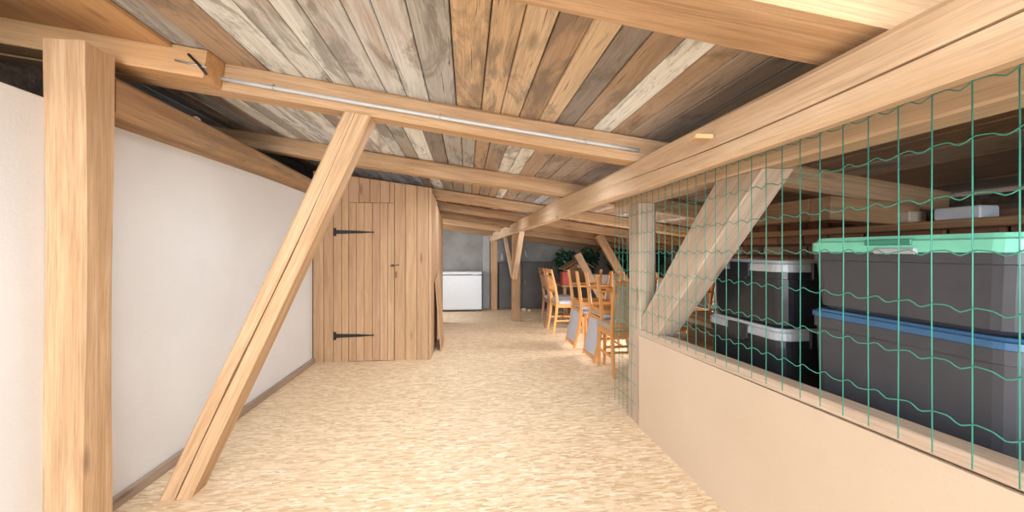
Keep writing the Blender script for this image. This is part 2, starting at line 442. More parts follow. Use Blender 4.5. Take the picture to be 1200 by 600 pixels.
# right: rough brick knee wall
mb = MB(); mb.tone = (.16, .12, .10); mb.box((2.52, -2.5, 0), (2.75, 3.7, zb(2.75)-.01), 1)
z = .02; row = 0
while z < 1.40:
    y = -2.4+(row % 2)*.13
    while y < 3.6:
        l = R.uniform(.19, .27); mb.tone = R.choice([(.36, .17, .10), (.30, .15, .10), (.42, .24, .15), (.24, .15, .11), (.50, .42, .35), (.33, .2, .13), (.22, .13, .09)])
        d = R.uniform(-.02, .03); mb.box((2.47+d, y, z), (2.6, y+l-.015, z+.068+R.uniform(-.006, .006)), 1, .008); y += l
    z += .082; row += 1
struct(mb.build('wall_right', 'brick'))
mb = MB(); mb.box((3.68, 3.7, 0), (3.8, YW, 1.6), 1); mb.box((2.75, 3.7, 0), (3.8, 3.8, 1.55), 0); struct(mb.build('wall_right_rear', 'concrete'))
mb = MB(); mb.box((2.9, -5, 0), (2.95, 3.7, 1.52), 1); struct(mb.build('wall_eaves_block', 'rubble'))  # added behind the bricks to stop world light leaking in
mb = MB(); mb.box((1.26, -1.3, 0), (2.9, -1.2, 1.70), 0); struct(mb.build('wall_light_block', 'ply'))  # unseen wall added to keep light from behind off the tubs

# ================================================================== RAFTERS
def rafter(y, x0, x1, label, w=.13, h=.13, mat='beam', crack=None, dz=0, group=None):
    b = MB(); p = lambda x: (x, y+w/2, zb(x, y)+h/2+dz)
    b.beam([p(x0), p((x0+x1)/2), p(x1)], w, h, crack=crack)
    o = b.build('rafter', mat, loc=p((x0+x1)/2)); tag(o, label, 'rafter', group); return o
rafter(.80, -1.9, 2.86, 'wide pale roof rafter nearest the camera, crossing the top right corner', w=.19, h=.135, crack=(0, lambda t: .15*math.sin(t*5), lambda t: .0015*max(0, math.sin(t*9)), .02))
rafter(2.14, -2.28, 2.86, 'roof rafter with the grey conduit and the slanting brace under it', h=.135, crack=(3, lambda t: .5*math.sin(t*3+1), lambda t: .0016*max(0, math.sin(t*11)), .015))
rafter(3.66, -2.28, 2.86, 'roof rafter just in front of the boarded cabin', w=.14, h=.135)
rafter(5.32, -1.6, 3.6, 'roof rafter starting at the top right corner of the boarded cabin', w=.12, h=.13)
for y, lb, m in ((6.05, 'first brown rafter beyond the boarded cabin, near the top of the aisle', 'beam_old'), (6.80, 'second brown rafter beyond the boarded cabin', 'beam_old'),
              (7.55, 'third rafter beyond the boarded cabin, its brighter lit front given as paler wood', 'beam'), (8.2, 'last rafter at the far end, above the white chest freezer', 'beam_old')):  # third rafter gets paler timber to imitate its brighter lit front
    rafter(y, -1.6, 3.6, lb, w=.11, h=.13, mat=m)

# doubled rafter end at left and board over it
b = MB(); p = lambda x: (x, 2.065, zb(x)+.067)
b.beam([p(-2.25), p(-1.178)], .135, .128, ch=.004, wob=.001)
o = b.build('rafter_splice_board', 'ply_light', loc=p(-1.7)); tag(o, 'short clean timber bolted beside the rafter above the white wall, with nail hooks', 'beam')
b = MB(); vs = []
vs = [(x, y, zc(x)-dz) for dz in (.004, .022) for (x, y) in ((-2.28, -.5), (-1.315, -.5), (-1.315, 1.99), (-2.28, 1.99))]
b.add(vs, [[0, 1, 2, 3], [7, 6, 5, 4], [0, 4, 5, 1], [1, 5, 6, 2], [2, 6, 7, 3], [3, 7, 4, 0]], [(v[1], v[0], v[2]) for v in vs])
tag(b.build('ceiling_panel', 'ply_light'), 'smooth orange panel nailed under the roof boards in the top left corner', 'panel')

# conduit on the rafter
cd = empty('conduit_pipe', (-1.2, 2.12, 2.03), 'thin grey conduit pipe running along the front of the conduit-bearing rafter', 'pipe')
b = MB(); pts = []
for i in range(12):
    t = i/11; x = -1.195+t*2.12; pts.append((x+1.2, 0.005, (2.036+(1.742-2.036)*t-.006*math.sin(t*PI))-2.03))
b.tube(pts, .0105, 8); part(b, 'pipe', 'conduit', cd)
for t in (.12, .5, .86):
    b = MB(); x = t*2.12; z = .006-.294*t
    b.tube([(x+.004, .004+.013*math.cos(a), z+.013*math.sin(a)) for a in [PI*k/6 for k in range(0, 13)]], .003, 5)
    part(b, 'clamp', 'steel', cd)
b = MB(); b.tube([(-1.245, 1.992, 2.085), (-1.20, 1.984, 2.04), (-1.16, 1.975, 1.992)], .006, 6)
tag(b.build('iron_hook', 'iron', loc=(-1.2, 1.98, 2.04)), 'dark iron spike driven slantwise into the splice timber above the wall', 'nail')
b = MB(); b.tube([(-1.30, 1.991, 2.055), (-1.165, 1.989, 2.028)], .005, 6)
tag(b.build('steel_rod', 'steel', loc=(-1.3, 1.99, 2.05)), 'thin grey rod lying against the splice timber before the conduit', 'rod')

# ================================================================== PURLIN, POSTS, BRACES
b = MB()
W_ = .17
PL = [(-1.0, .86, 1.505, .155), (.67, .86, 1.51, .155), (2.16, .90, 1.515, .17), (4.5, .83, 1.50, .185), (6.95, .715, 1.475, .165)]
b.beam([(x+W_/2, y, z+h/2) for y, x, z, h in PL], W_, [h for *_, h in PL], ch=.014, wob=.002, wane=(.05, .075),
       crack=(3, lambda t: -.12+.18*math.sin(t*17), lambda t: .0008+.0024*max(0, math.sin(t*6+.6)), .03))
tag(b.build('purlin_beam', 'beam_pale', loc=(.95, 3, 1.6)), 'long heavy pale beam with a lengthwise crack running away above the wire mesh', 'beam')
b = MB(); b.beam([(.80, 6.955, 1.5575), (.555, 8.5, 1.47)], W_, .165, ch=.014, wob=.002, wane=(.05, .075))
tag(b.build('purlin_beam', 'beam_pale', loc=(.7, 7.7, 1.5)), 'far end piece of the long beam, between the Y post and the orange post', 'beam')
b = MB(); b.box((.80, 1.36, 1.598), (.868, 1.40, 1.614), 0, .003)
tag(b.build('wooden_peg', 'ply_light', loc=(.83, 1.38, 1.6)), 'small wooden wedge sticking out of the long cracked beam', 'peg')

b = MB(); b.beam([(-1.578, 1.862, 0), (-1.578, 1.862, 2.03)], .15, .15, up=(0, 1, 0))
tag(b.build('wall_post', 'beam', loc=(-1.66, 2.0, 0)), 'upright orange post at the near left end of the white wall', 'post')
b = MB(); b.beam([(-1.585, 1.945, 1.875), (-1.585, 4.59, 1.842)], .17, [.175, .10], ch=.02, wob=.006)
tag(b.build('wall_beam', 'beam_old', loc=(-1.58, 3, 1.86)), 'rough brown beam lying along the top of the white wall', 'beam')
# leaning brace from the floor to the rafter
b = MB(); a0 = Vector((-1.40, 2.205, .0)); a1 = Vector((-.555, 2.205, 1.88)); d = (a1-a0).normalized()
b.beam([a0-d*.12, a1+d*.15], .13, .13, up=(0, 1, 0), ch=.008, wob=.002,
       crack=(0, lambda t: .1*math.sin(t*7)+.25*(t-.5), lambda t: .0012+.0035*max(0, math.sin(t*PI*1.15+.3))*(1+.5*math.sin(t*23)), .04))
o = b.build('brace_beam', 'beam', loc=(-1.40, 2.205, 0)); trim(o, (0, 0, 0.0), (0, 0, -1)); trim(o, (0, 0, 1.8165), (.139, 0, 1))
tag(o, 'cracked square timber leaning from the floor to the rafter, in front of the white wall', 'beam')

# storage front: post, head beam, parapet
b = MB(); b.beam([(1.235, 2.79, 0), (1.235, 2.79, 1.53)], .12, .21, up=(0, 1, 0), ch=.012, wob=.004)
tag(b.build('fence_post', 'beam_grey', loc=(1.235, 2.79, 0)), 'pale weathered square post at the far end of the parapet, behind the mesh', 'post')
b = MB(); b.beam([(1.232, -1.0, 1.592), (1.232, 3.15, 1.592)], .124, .118, ch=.006, wob=.001)
tag(b.build('head_beam', 'beam_pale', loc=(1.2, 1.5, 1.6)), 'pale board beam on top of the weathered post, carrying the green mesh', 'beam')
b = MB(); vs = []
pts = [(-1.0, 1.252, .70), (2.675, 1.163, .625)]
for (y, x, z) in pts: vs += [(x, y, 0), (x, y, z), (x+.018, y, z), (x+.018, y, 0)]
b.add(vs, [[0, 1, 5, 4], [1, 2, 6, 5], [2, 3, 7, 6], [3, 0, 4, 7], [0, 3, 2, 1], [4, 5, 6, 7]])
struct(b.build('wall_parapet', 'mdf'))
b = MB(); b.beam([(1.285, -1.0, .737), (1.206, 2.675, .645)], .078, .042, ch=.003, wob=.0005)
tag(b.build('parapet_rail', 'beam_grey', loc=(1.2, 1.5, .69)), 'flat wooden rail capping the beige parapet under the mesh', 'rail')
b = MB(); e0 = Vector((1.255, 2.57, .716)); e1 = Vector((1.255, 1.67, 1.542)); d = (e1-e0).normalized()
b.beam([e0-d*.35, e1+d*.25], .14, .215, up=(0, 1, 0), ch=.008, wob=.002)
o = b.build('brace_beam', 'beam_grey', loc=(1.255, 2.57, .716)); trim(o, (0, 0, .672), (0, -.02, -1)); trim(o, (0, 0, 1.5315), (0, 0, 1)); trim(o, (0, 2.684, 0), (0, 1, 0))
tag(o, 'thick pale diagonal brace behind the green mesh, rising from the post foot', 'beam')

# ---- far posts with their Y struts
def fpost(x0, x1, y0, y1, z, mat, label):
    b = MB(); b.beam([((x0+x1)/2, (y0+y1)/2, 0), ((x0+x1)/2, (y0+y1)/2, z)], x1-x0, y1-y0, up=(0, 1, 0), ch=.008)
    return tag(b.build('post', mat, loc=((x0+x1)/2, (y0+y1)/2, 0)), label, 'post')
fpost(.77, .905, 6.90, 7.03, 1.475, 'beam_old', 'brown post standing in the aisle with two struts forming a Y')
fpost(.49, .62, 8.33, 8.45, 1.40, 'beam', 'orange post at the far end of the long beam, beside the freezer wall')
b = MB(); b.beam([(.80, 6.86, .74), (.80, 5.95, 1.50)], .06, .075, up=(1, 0, 0), ch=.004)
tag(b.build('strut', 'beam_pale', loc=(.8, 6.86, .74)), 'right strut of the Y on the aisle post, reaching toward the camera', 'beam')
b = MB(); b.beam([(.79, 7.06, .74), (.73, 7.75, 1.44)], .05, .06, up=(1, 0, 0), ch=.004)
tag(b.build('strut', 'beam_pale', loc=(.79, 7.0, .74)), 'thin left strut of the Y on the aisle post, reaching toward the far wall', 'beam')
b = MB(); b.beam([(2.09, 6.35, 1.455), (2.95, 6.35, 0)], .13, .07, up=(0, 1, 0), ch=.004)
tag(b.build('brace_beam', 'beam_old', loc=(2.5, 6.35, .7)), 'broad brown slanting brace rising behind the chairs to the rafters', 'beam')
b = MB(); b.beam([(1.70, 6.2, 1.15), (2.34, 6.2, 0)], .11, .035, up=(0, 1, 0), ch=.003)
tag(b.build('plank', 'card', loc=(2.2, 6.2, 0)), 'shorter brown plank leaning behind the chairs, its top end free', 'plank')

# timber in the eaves
b = MB(); b.beam([(1.99, 2.12, 1.43), (1.99, 2.9, 1.43)], .14, .125, ch=.004); b2 = b
tag(b.build('eaves_beam', 'beam_old', loc=(1.97, 3, 1.43)), 'orange beam running back under the rafters inside the storage space', 'beam')
b = MB(); b.beam([(1.925, 2.05, 1.43), (2.46, 2.05, 1.40)], .13, .125, ch=.004)
tag(b.build('tie_beam', 'beam_old', loc=(2.2, 2.05, 1.43)), 'short orange cross beam ending above the green-lidded tub', 'beam')
b = MB(); b.box((2.2, 1.55, 1.33), (2.42, 1.68, 1.395), 0, .006)

# ================================================================== CABIN
b = MB()
YF = 4.6
def ztop(x): return 2.02-(x+1.347)*(2.02-1.898)/(1.347-.394)
xs = [-1.64, -1.53, -1.431, -1.345, -1.27]
DX0, DX1, DZ = -1.272, -.786, 1.72
def board(b, x0, x1, z0, z1, z1b, y0=YF, th=.025, tone=None):
    j = R.uniform(.9, 1.08); b.tone = tone or (j, j*R.uniform(.97, 1.02), j*R.uniform(.93, 1.02)); g = .0018; c = .003
    pr = [(x0+g, y0+c), (x0+g+c, y0), (x1-g-c, y0), (x1-g, y0+c), (x1-g, y0+th), (x0+g, y0+th)]
    def zt(x): t = (x-x0)/(x1-x0); return z1+(z1b-z1)*t
    vs = [(x, y, z0) for x, y in pr]+[(x, y, zt(x)) for x, y in pr]
    b.add(vs, [[5, 4, 3, 2, 1, 0], [6, 7, 8, 9, 10, 11]]+[[i, (i+1) % 6, 6+(i+1) % 6, 6+i] for i in range(6)], [(v[2], v[0], v[1]) for v in vs])
for x0, x1 in zip(xs, xs[1:]): board(b, x0, x1, 0, ztop(x0), ztop(x1))
xs2 = [DX0, -1.16, -1.05, -.94, -.84, DX1]
for x0, x1 in zip(xs2, xs2[1:]): board(b, x0, x1, DZ+.006, ztop(x0), ztop(x1))
xs3 = [DX1, -.67, -.545, -.42]
for x0, x1 in zip(xs3, xs3[1:]): board(b, x0, x1, 0, ztop(x0), ztop(x1))
board(b, -.42, -.392, 0, ztop(-.42), ztop(-.392), th=.03)
# dark backing just behind the boards, cabin side and header
b.tone = (.5, .45, .4); b.box((-1.64, YF+.027, 0), (DX0-.01, YF+.04, 2.0), 2); b.box((DX1+.01, YF+.027, 0), (-.40, YF+.04, 1.88), 2); b.box((DX0-.01, YF+.027, DZ), (DX1+.01, YF+.04, 1.9), 2)
y = YF+.03; k = 0
while y < 7.0:
    wd = R.uniform(.13, .17); j = R.uniform(.82, .98); b.tone = (j, j*.97, j*.92)
    xx = -.392-(.012 if y > 5.5 else 0)
    b.box((-.42, y+.0015, 0), (xx, y+wd-.0015, min(zb(-.4, y), zb(-.4, y+wd))-.005 if y > 4.75 else 1.9), 2, .002); y += wd
b.tone = (.9, .85, .8); b.box((-1.7, 6.95, 0), (-.42, 6.98, 1.70), 2)
struct(b.build('wall_cabin', 'cabin'))
dr = bpy.data.objects.new('door_1', None); COL.objects.link(dr); dr.location = (DX0, YF, 0); dr['kind'] = 'structure'
dx = [0.003, .080, .166, .250, .330, .412, .483]
bd = MB()
for x0, x1 in zip(dx, dx[1:]): board(bd, x0, x1, .008, DZ, DZ, y0=-.004)
bd.tone = (.4, .35, .3); bd.box((.0, .022, .01), (.483, .03, DZ), 2)
part(bd, 'door_leaf', 'cabin', dr)
for zz in (1.403, .283):
    b = MB(); yb = -.004
    b.prism([(-.155, zz-.037), (-.135, zz-.037), (-.127, zz-.022), (-.127, zz+.022), (-.135, zz+.037), (-.155, zz+.037)], 0, 0, 1) if False else None
    prof = [(-.135, -.020), (.10, -.014), (.245, -.006), (.262, -.010), (.27, 0), (.262, .010), (.245, .006), (.10, .016), (-.135, .022)]
    vs = [(x, yb-.006, zz+z) for x, z in prof]+[(x, yb, zz+z) for x, z in prof]; n = len(prof)
    b.add(vs, [list(range(n)), list(range(2*n-1, n-1, -1))]+[[i, i+n, (i+1) % n+n, (i+1) % n] for i in range(n)])
    b.box((-.155, yb-.005, zz-.044), (-.128, yb, zz+.044), 2, .002)
    b.tube([(-.13, yb-.008, zz-.024), (-.13, yb-.008, zz+.024)], .007, 8)
    for xx in (-.1, -.02, .06, .14, .21): b.tube([(xx, yb-.011, zz), (xx, yb-.004, zz)], .006, 6)
    part(b, 'strap_hinge', 'iron', dr)
b = MB(); b.tube([(.455, -.014, 1.04), (.53, -.014, 1.046)], .004, 6); b.tube([(.452+.008*math.cos(t), -.014, 1.04+.010*math.sin(t)) for t in [k*PI/5 for k in range(11)]], .003, 5); b.box((.463, -.011, 1.028), (.478, -.004, 1.052), 2, .001); b.tube([(.53, -.014, 1.046), (.53, -.002, 1.046)], .006, 6)
part(b, 'hook_latch', 'iron', dr)
b = MB(); b.box((.497, -.024, .905), (.513, -.002, .975), 2, .004); part(b, 'door_handle', 'chair_dark', dr)
# leaning sheet
b = MB(); vs = []
A0, A1 = (-.375, 4.95, 0), (-.375, 4.95, .80)
pl = [(-.300, 4.98, .0), (-.300, 5.62, .0), (-.37, 5.66, .93), (-.37, 5.02, .84)]
vs = [Vector(p) for p in pl]+[Vector(p)+Vector((-.014, 0, -.001)) for p in pl]
for v in vs[4:]: v.z = max(v.z, 0)
b.add(vs, [[0, 1, 2, 3], [7, 6, 5, 4], [0, 4, 5, 1], [1, 5, 6, 2], [2, 6, 7, 3], [3, 7, 4, 0]], [(v.z, v.y, v.x) for v in vs])
tag(b.build('plywood_sheet', 'ply', loc=(-.33, 5.3, 0)), 'brown plywood sheet leaning on the side of the boarded cabin', 'board')

# ================================================================== FREEZER
fz = empty('chest_freezer', (-.1, 8.15, 0), 'white chest freezer against the grey far wall', 'freezer')
X0, X1 = -.47, .40
b = MB(); b.box((X0, 0, .035), (X1, .42, .72), 2, .012); part(b, 'body', 'white', fz)
b = MB(); b.box((X0-.004, -.008, .733), (X1+.004, .43, .788), 0, .014); part(b, 'lid', 'white', fz)
b = MB(); b.box((X0+.01, .004, .72), (X1-.01, .41, .733), 0, .001); part(b, 'lid_seal', 'rubber', fz)
b = MB(); b.box((X0+.02, .012, .015), (X1-.02, .40, .035), 0, .003); part(b, 'plinth', 'rubber', fz)
for xx in (X0+.18, X1-.12):
    b = MB(); b.tube([(xx, .05, 0), (xx, .05, .02)], .02, 10); part(b, 'foot', 'lidgrey', fz)
b = MB(); b.box((.20, -.010, .725), (.33, -.004, .737), 0, .002); part(b, 'handle', 'steel', fz)

# ================================================================== CHAIRS
def chair(wood_m, fab, label, group, style='pad'):
    """origin on the floor under the seat centre; the sitter faces local +y"""
    t = empty('dining_chair', (0, 0, 0), label, 'chair', group)
    hw = .20
    for s in (-1, 1):
        b = MB(); pts = [(s*hw, -.255, 0), (s*hw, -.215, .25), (s*hw, -.195, .46), (s*hw, -.225, .68), (s*hw, -.285, .93)]
        b.beam(pts, [.026]*5, [.034, .038, .044, .036, .028], up=(0, 1, 0), ch=.004, wob=0, seg=.08); part(b, 'back_leg', wood_m, t)
        b = MB(); b.beam([(s*(hw-.0), .185, 0), (s*hw, .175, .43)], [.026, .034], [.026, .036], up=(0, 1, 0), ch=.004, wob=0); part(b, 'front_leg', wood_m, t)
    b = MB()
    b.box((-hw+.01, .165, .375), (hw-.01, .187, .43), 0, .003); b.box((-hw+.01, -.205, .375), (hw-.01, -.183, .43), 0, .003)
    for s in (-1, 1): b.box((s*hw-.011, -.20, .375), (s*hw+.011, .18, .43), 1, .003)
    part(b, 'seat_frame', wood_m, t)
    b = MB()
    for s in (-1, 1): b.box((s*hw-.008, -.22, .17), (s*hw+.008, .18, .195), 1, .003)
    b.box((-hw, -.03, .172), (hw, -.012, .193), 0, .003); part(b, 'stretcher', wood_m, t)
    b = MB()
    def rr(hx, y0, y1, z, r=.03, n=4):
        cy = (y0+y1)/2; hy = (y1-y0)/2; o = []
        for cx, sy, a0 in ((1, 1, 0), (-1, 1, PI/2), (-1, -1, PI), (1, -1, 3*PI/2)):
            for k in range(n+1):
                a = a0+k*PI/2/n; o.append(Vector((cx*(hx-r)+r*math.cos(a), cy+sy*(hy-r)+r*math.sin(a), z)))
        return o
    b.rings([rr(.215, -.19, .205, .43), rr(.222, -.195, .212, .438), rr(.222, -.195, .212, .458), rr(.19, -.165, .185, .476)], smooth=False)
    part(b, 'seat', fab, t)
    def back_y(z): return -.205-(z-.5)*.17 if z < .7 else -.235-(z-.7)*.235
    if style == 'pad':
        b = MB(); rs = []
        for z, th in ((.505, .010), (.53, .022), (.62, .026), (.72, .026), (.80, .024), (.87, .014)):
            y = back_y(z); rs.append([Vector((x, y+dy, z)) for x, dy in ((-.172, -th*.5), (0, -th*.9), (.172, -th*.5), (.178, 0), (.172, th*.5), (0, th*.9), (-.172, th*.5), (-.178, 0))])
        b.rings(rs); 
        b.g = [Vector((v.z, v.x, v.y)) for v in b.v]
        part(b, 'backrest', fab, t)
        b = MB()
        for z in (.487, .893):
            b = MB(); b.box((-hw+.01, back_y(z)-.011, z-.02), (hw-.01, back_y(z)+.011, z+.02), 0, .004); part(b, 'back_rail', wood_m, t)
    else:
        b = MB()
        for z, h_ in ((.60, .02), (.90, .03), (.82, .015)):
            b = MB(); b.box((-hw+.01, back_y(z)-.010, z-h_), (hw-.01, back_y(z)+.010, z+h_), 0, .004); part(b, 'back_rail', wood_m, t)
        for x in (-.12, -.06, 0, .06, .12):
            b = MB(); b.tube([(x, back_y(.60), .60), (x, back_y(.72)-.004, .72), (x, back_y(.82), .82)], [.006, .009, .006], 8); part(b, 'spindle', wood_m, t)
    return t
GRP = None
def put(o, x, y, rz, flip=False, label=None):
    """flip: upside down, seat resting on the seat of the chair below"""
    if flip:
        # rotate half a turn about the chair's width (local x): the seat ends at the same height, legs upwards
        m = Matrix.Translation((x, y, .953)) @ Matrix.Rotation(rz, 4, 'Z') @ Matrix.Rotation(PI, 4, 'X')
        o.matrix_world = m; o.location = m.to_translation(); o.rotation_euler = m.to_euler()
    else:
        o.location = (x, y, 0); o.rotation_euler = (0, 0, rz)
    if label: o['label'] = label
    return o
# local +y faces world: rz=+90deg -> faces -x ; rz=-90deg -> faces +x
c0 = chair('chair', 'fabric', 'padded orange chair standing upright under the nearer upturned chair', None)
put(c0, 1.63, 4.40, PI/2)
c1 = copy_tree(c0); put(c1, 1.62, 5.08, PI/2, label='padded orange chair standing upright under the farther upturned chair')
# upturned: after the flip local +y (front) points the other way, so the back hangs on the side given by rz
c2 = copy_tree(c0); put(c2, 1.62, 4.40, PI/2, True, 'upturned orange chair nearest the camera, its grey padded back hanging over the aisle')
c3 = copy_tree(c0); put(c3, 1.58, 5.06, PI/2, True, 'upturned orange chair farther back, its grey padded back hanging over the aisle')
cA = chair('chair', 'fabric_tan', 'tan-backed upright chair at the near end of the row, partly behind the mesh', None)
put(cA, 1.575, 3.975, 0)
cD = chair('chair', 'fabric_pale', 'spindle-backed orange chair with a pale cushion toward the far end of the row', None, 'spindle')
put(cD, 1.50, 6.03, -PI/2)
cE = chair('chair_dark', 'fabric', 'dark brown chair at the far end of the row, half hidden by the spindle-backed one', None, 'spindle')
put(cE, 1.47, 6.49, -PI/2)
cF = copy_tree(c0); put(cF, 2.34, 4.25, -PI/2, label='padded orange chair in the second row behind the near end of the first')
cG = copy_tree(c0); put(cG, 2.34, 4.25, -PI/2, True, 'upturned orange chair resting in the second row with slanting legs up')

# ================================================================== TABLE AND CLUTTER BEHIND THE CHAIRS
tb = empty('folding_table', (2.55, 7.3, 0), 'low wooden table against the far wall carrying the plants and boxes', 'table')
b = MB(); b.box((-.96, -.55, .59), (1.08, .55, .62), 0, .004); part(b, 'tabletop', 'beam_old', tb)
for sx in (-.90, 1.0):
    for sy in (-.48, .48):
        b = MB(); b.box((sx-.025, sy-.025, 0), (sx+.025, sy+.025, .59), 2, .003); part(b, 'leg', 'beam_old', tb)
def crate(name, x, y, z, sx, sy, h, mat, lid, label, cat='box'):
    t = empty(name, (x, y, z), label, cat)
    b = MB(); q = .9
    o = [Vector((a*sx*q, c*sy*q, 0)) for a, c in ((-1, -1), (1, -1), (1, 1), (-1, 1))]; o2 = [Vector((a*sx, c*sy, h)) for a, c in ((-1, -1), (1, -1), (1, 1), (-1, 1))]
    b.rings([o, o2]); part(b, 'body', mat, t)
    b = MB(); b.box((-sx-.012, -sy-.012, h), (sx+.012, sy+.012, h+.025), 0, .006); part(b, 'lid', lid, t)
    return t
crate('storage_box', 2.34, 6.93, .62, .20, .16, .15, 'whitep', 'whitep', 'white plastic box with a lid on the table behind the chairs')
crate('storage_box', 1.665, 6.85, .62, .06, .08, .20, 'red', 'red', 'small red box on the left end of the table behind the chairs')
# hut shaped box
h = empty('wooden_hut', (1.97, 7.17, .62), 'brown model hut with a low pitched roof on the table behind the chairs', 'box')
b = MB(); b.box((-.22, -.15, 0), (.22, .15, .26), 0, .003); part(b, 'body', 'card', h)
b = MB(); b.rings([[Vector((x, y, z)) for x, z in ((-.30, .25), (0, .42), (.30, .25), (.30, .265), (0, .445), (-.30, .265))] for y in (-.2, .2)]); part(b, 'roof', 'card', h)
b = MB(); b.rings([[Vector((x, y, z)) for x, z in ((-.21, .26), (.21, .26), (0, .40))] for y in (-.15, .15)]); part(b, 'gable', 'card', h)
b = MB(); b.rings([[Vector((.045*math.cos(t), y, .31+.035*math.sin(t))) for t in [k*PI/6 for k in range(12)]] for y in (-.158, -.15)]); part(b, 'round_window', 'whitep', h)

def plant(x, y, z, hh, rad, label, mat, n=520, pot=True):
    t = empty('potted_plant', (x, y, z), label, 'plant', 'artificial plants behind the chairs')
    b = MB(); rs = []
    for r, zz in ((.06, 0), (.085, .13), (.092, .13), (.092, .15), (.078, .15), (.075, .12)):
        rs.append([Vector((r*math.cos(k*PI/8), r*math.sin(k*PI/8), zz)) for k in range(16)])
    b.rings(rs, smooth=True); part(b, 'pot', 'terracotta', t)
    st = MB(); lf = MB()
    for i in range(13):
        a = R.uniform(0, 2*PI); r = rad*R.uniform(.3, 1.0); top = Vector((r*math.cos(a), r*math.sin(a), hh*R.uniform(.6, .95)))
        P = [Vector((0, 0, .12)), Vector((top.x*.3, top.y*.3, top.z*.55)), top]
        st.tube(P, [.006, .005, .003], 5)
        for k in range(n//13):
            tt = R.uniform(.25, 1.05); base = P[0].lerp(P[1], min(1, tt*2)) if tt < .5 else P[1].lerp(P[2], tt*2-1)
            d = Vector((R.gauss(0, 1), R.gauss(0, 1), R.gauss(.25, .7))).normalized(); l = R.uniform(.07, .14); wd = l*.28
            s_ = d.cross(Vector((R.random(), R.random(), R.random()))).normalized(); up = d.cross(s_)
            tip = base+d*l-Vector((0, 0, .3*l)); mid = base+d*l*.5
            lf.add([base, mid+s_*wd, tip, mid-s_*wd, mid+up*wd*.25], [[0, 1, 4], [1, 2, 4], [2, 3, 4], [3, 0, 4]], None, False)
    part(st, 'stem', 'terracotta', t); part(lf, 'foliage', mat, t)
plant(1.84, 7.60, .62, .62, .22, 'dark leafy plant farthest left, behind the model hut', 'leaf')
plant(2.30, 7.55, .62, .64, .24, 'dark leafy plant between the short plank and the broad brace', 'leaf')
plant(2.66, 7.08, .62, .62, .24, 'dusty green leafy plant behind the broad slanting brace', 'leaf2')
plant(3.02, 7.55, .62, .62, .23, 'dark leafy plant right of the broad brace, beside the mesh edge', 'leaf')
plant(3.36, 7.12, .62, .56, .22, 'dark leafy plant farthest right, seen through the mesh beyond the post', 'leaf')

# dark cupboard at the far wall
cb = empty('dark_cupboard', (1.15, 8.4, 0), 'low dark cupboard with two doors standing at the far wall', 'cupboard')
b = MB(); b.box((-.50, -.03, 0), (.62, .2, .97), 2, .004); part(b, 'body', 'dark', cb)
for x0, x1 in ((-.49, -.02), (0, .47)):
    b = MB(); b.box((x0, -.048, .04), (x1, -.03, .94), 2, .003)
    for q in range(1, 6): b.box((x0+.01, -.052, .04+q*.15), (x1-.01, -.048, .043+q*.15), 0, .0005)
    d = part(b, 'door', 'dark', cb)
    b = MB(); b.tube([(x1-.04 if x0 < -.1 else x0+.04, -.06, .5), (x1-.04 if x0 < -.1 else x0+.04, -.06, .6)], .005, 6); part(b, 'handle', 'steel', d)
# coil of wire mesh hung on the wall above it
b = MB()
for i in range(7):
    r = .22-.008*i
    b.tube([(1.42+r*math.cos(t), 8.44+.014*i, 1.192+r*math.sin(t)-(.22-r)) for t in [k*PI/18 for k in range(37)]], .002, 5)
for k in range(20):
    t = k*PI/10; b.tube([(1.42+.22*math.cos(t), 8.44, 1.192+.22*math.sin(t)), (1.42+.172*math.cos(t), 8.524, 1.144+.172*math.sin(t))], .002, 5)
tag(b.build('wire_coil', 'steel', loc=(1.42, 8.48, .97)), 'round coil of thin wire mesh standing on the dark cupboard', 'wire')
b = MB(); rs = []
for z, r in ((1.16, .008), (1.12, .02), (1.07, .032), (1.02, .04), (1.0, .03)):
    rs.append([Vector((.745+r*math.cos(k*PI/5)*(1+.3*math.sin(k*2)), 8.58+.4*r*math.sin(k*PI/5), z)) for k in range(10)])
b.rings(rs, smooth=True); tag(b.build('hanging_rag', 'bag', loc=(.745, 8.58, 1.16)), 'small whitish rag hanging on the far wall beside the orange post', 'cloth')
b = MB(); b.tube([(.745, 8.63, 1.165), (.745, 8.57, 1.165)], .004, 6)
tag(b.build('wall_nail', 'iron', loc=(.745, 8.6, 1.16)), 'nail in the far wall holding the whitish rag', 'nail')
for i, (x, y, s_, lb) in enumerate(((1.02, 8.10, .035, 'small wood offcut on the floor left of the coil'), (1.13, 8.14, .045, 'wood offcut on the floor under the coil'), (1.24, 8.08, .03, 'smallest wood offcut on the floor, nearest the chairs'))):
    b = MB(); b.box((x-s_, y-s_*.7, 0), (x+s_, y+s_*.7, s_*1.2), 0, .004); tag(b.build('wood_offcut', 'beam_pale', loc=(x, y, 0)), lb, 'wood scrap')

# ================================================================== STORAGE: platform, tubs
pf = empty('storage_platform', (1.885, 1.2, 0), 'raised wooden deck behind the parapet that carries the tubs', 'platform')
b = MB()
for i in range(8): b.box((-.585+i*.1425, -2.0, .49), (-.585+i*.1425+.1405, 2.0, .52), 1, .003)
part(b, 'deck', 'beam_old', pf)
for yy in (-1.9, -.6, .7, 1.9):
    b = MB(); b.box((-.56, yy-.03, 0), (.56, yy+.03, .49), 0, .003); part(b, 'bearer', 'beam_old', pf)

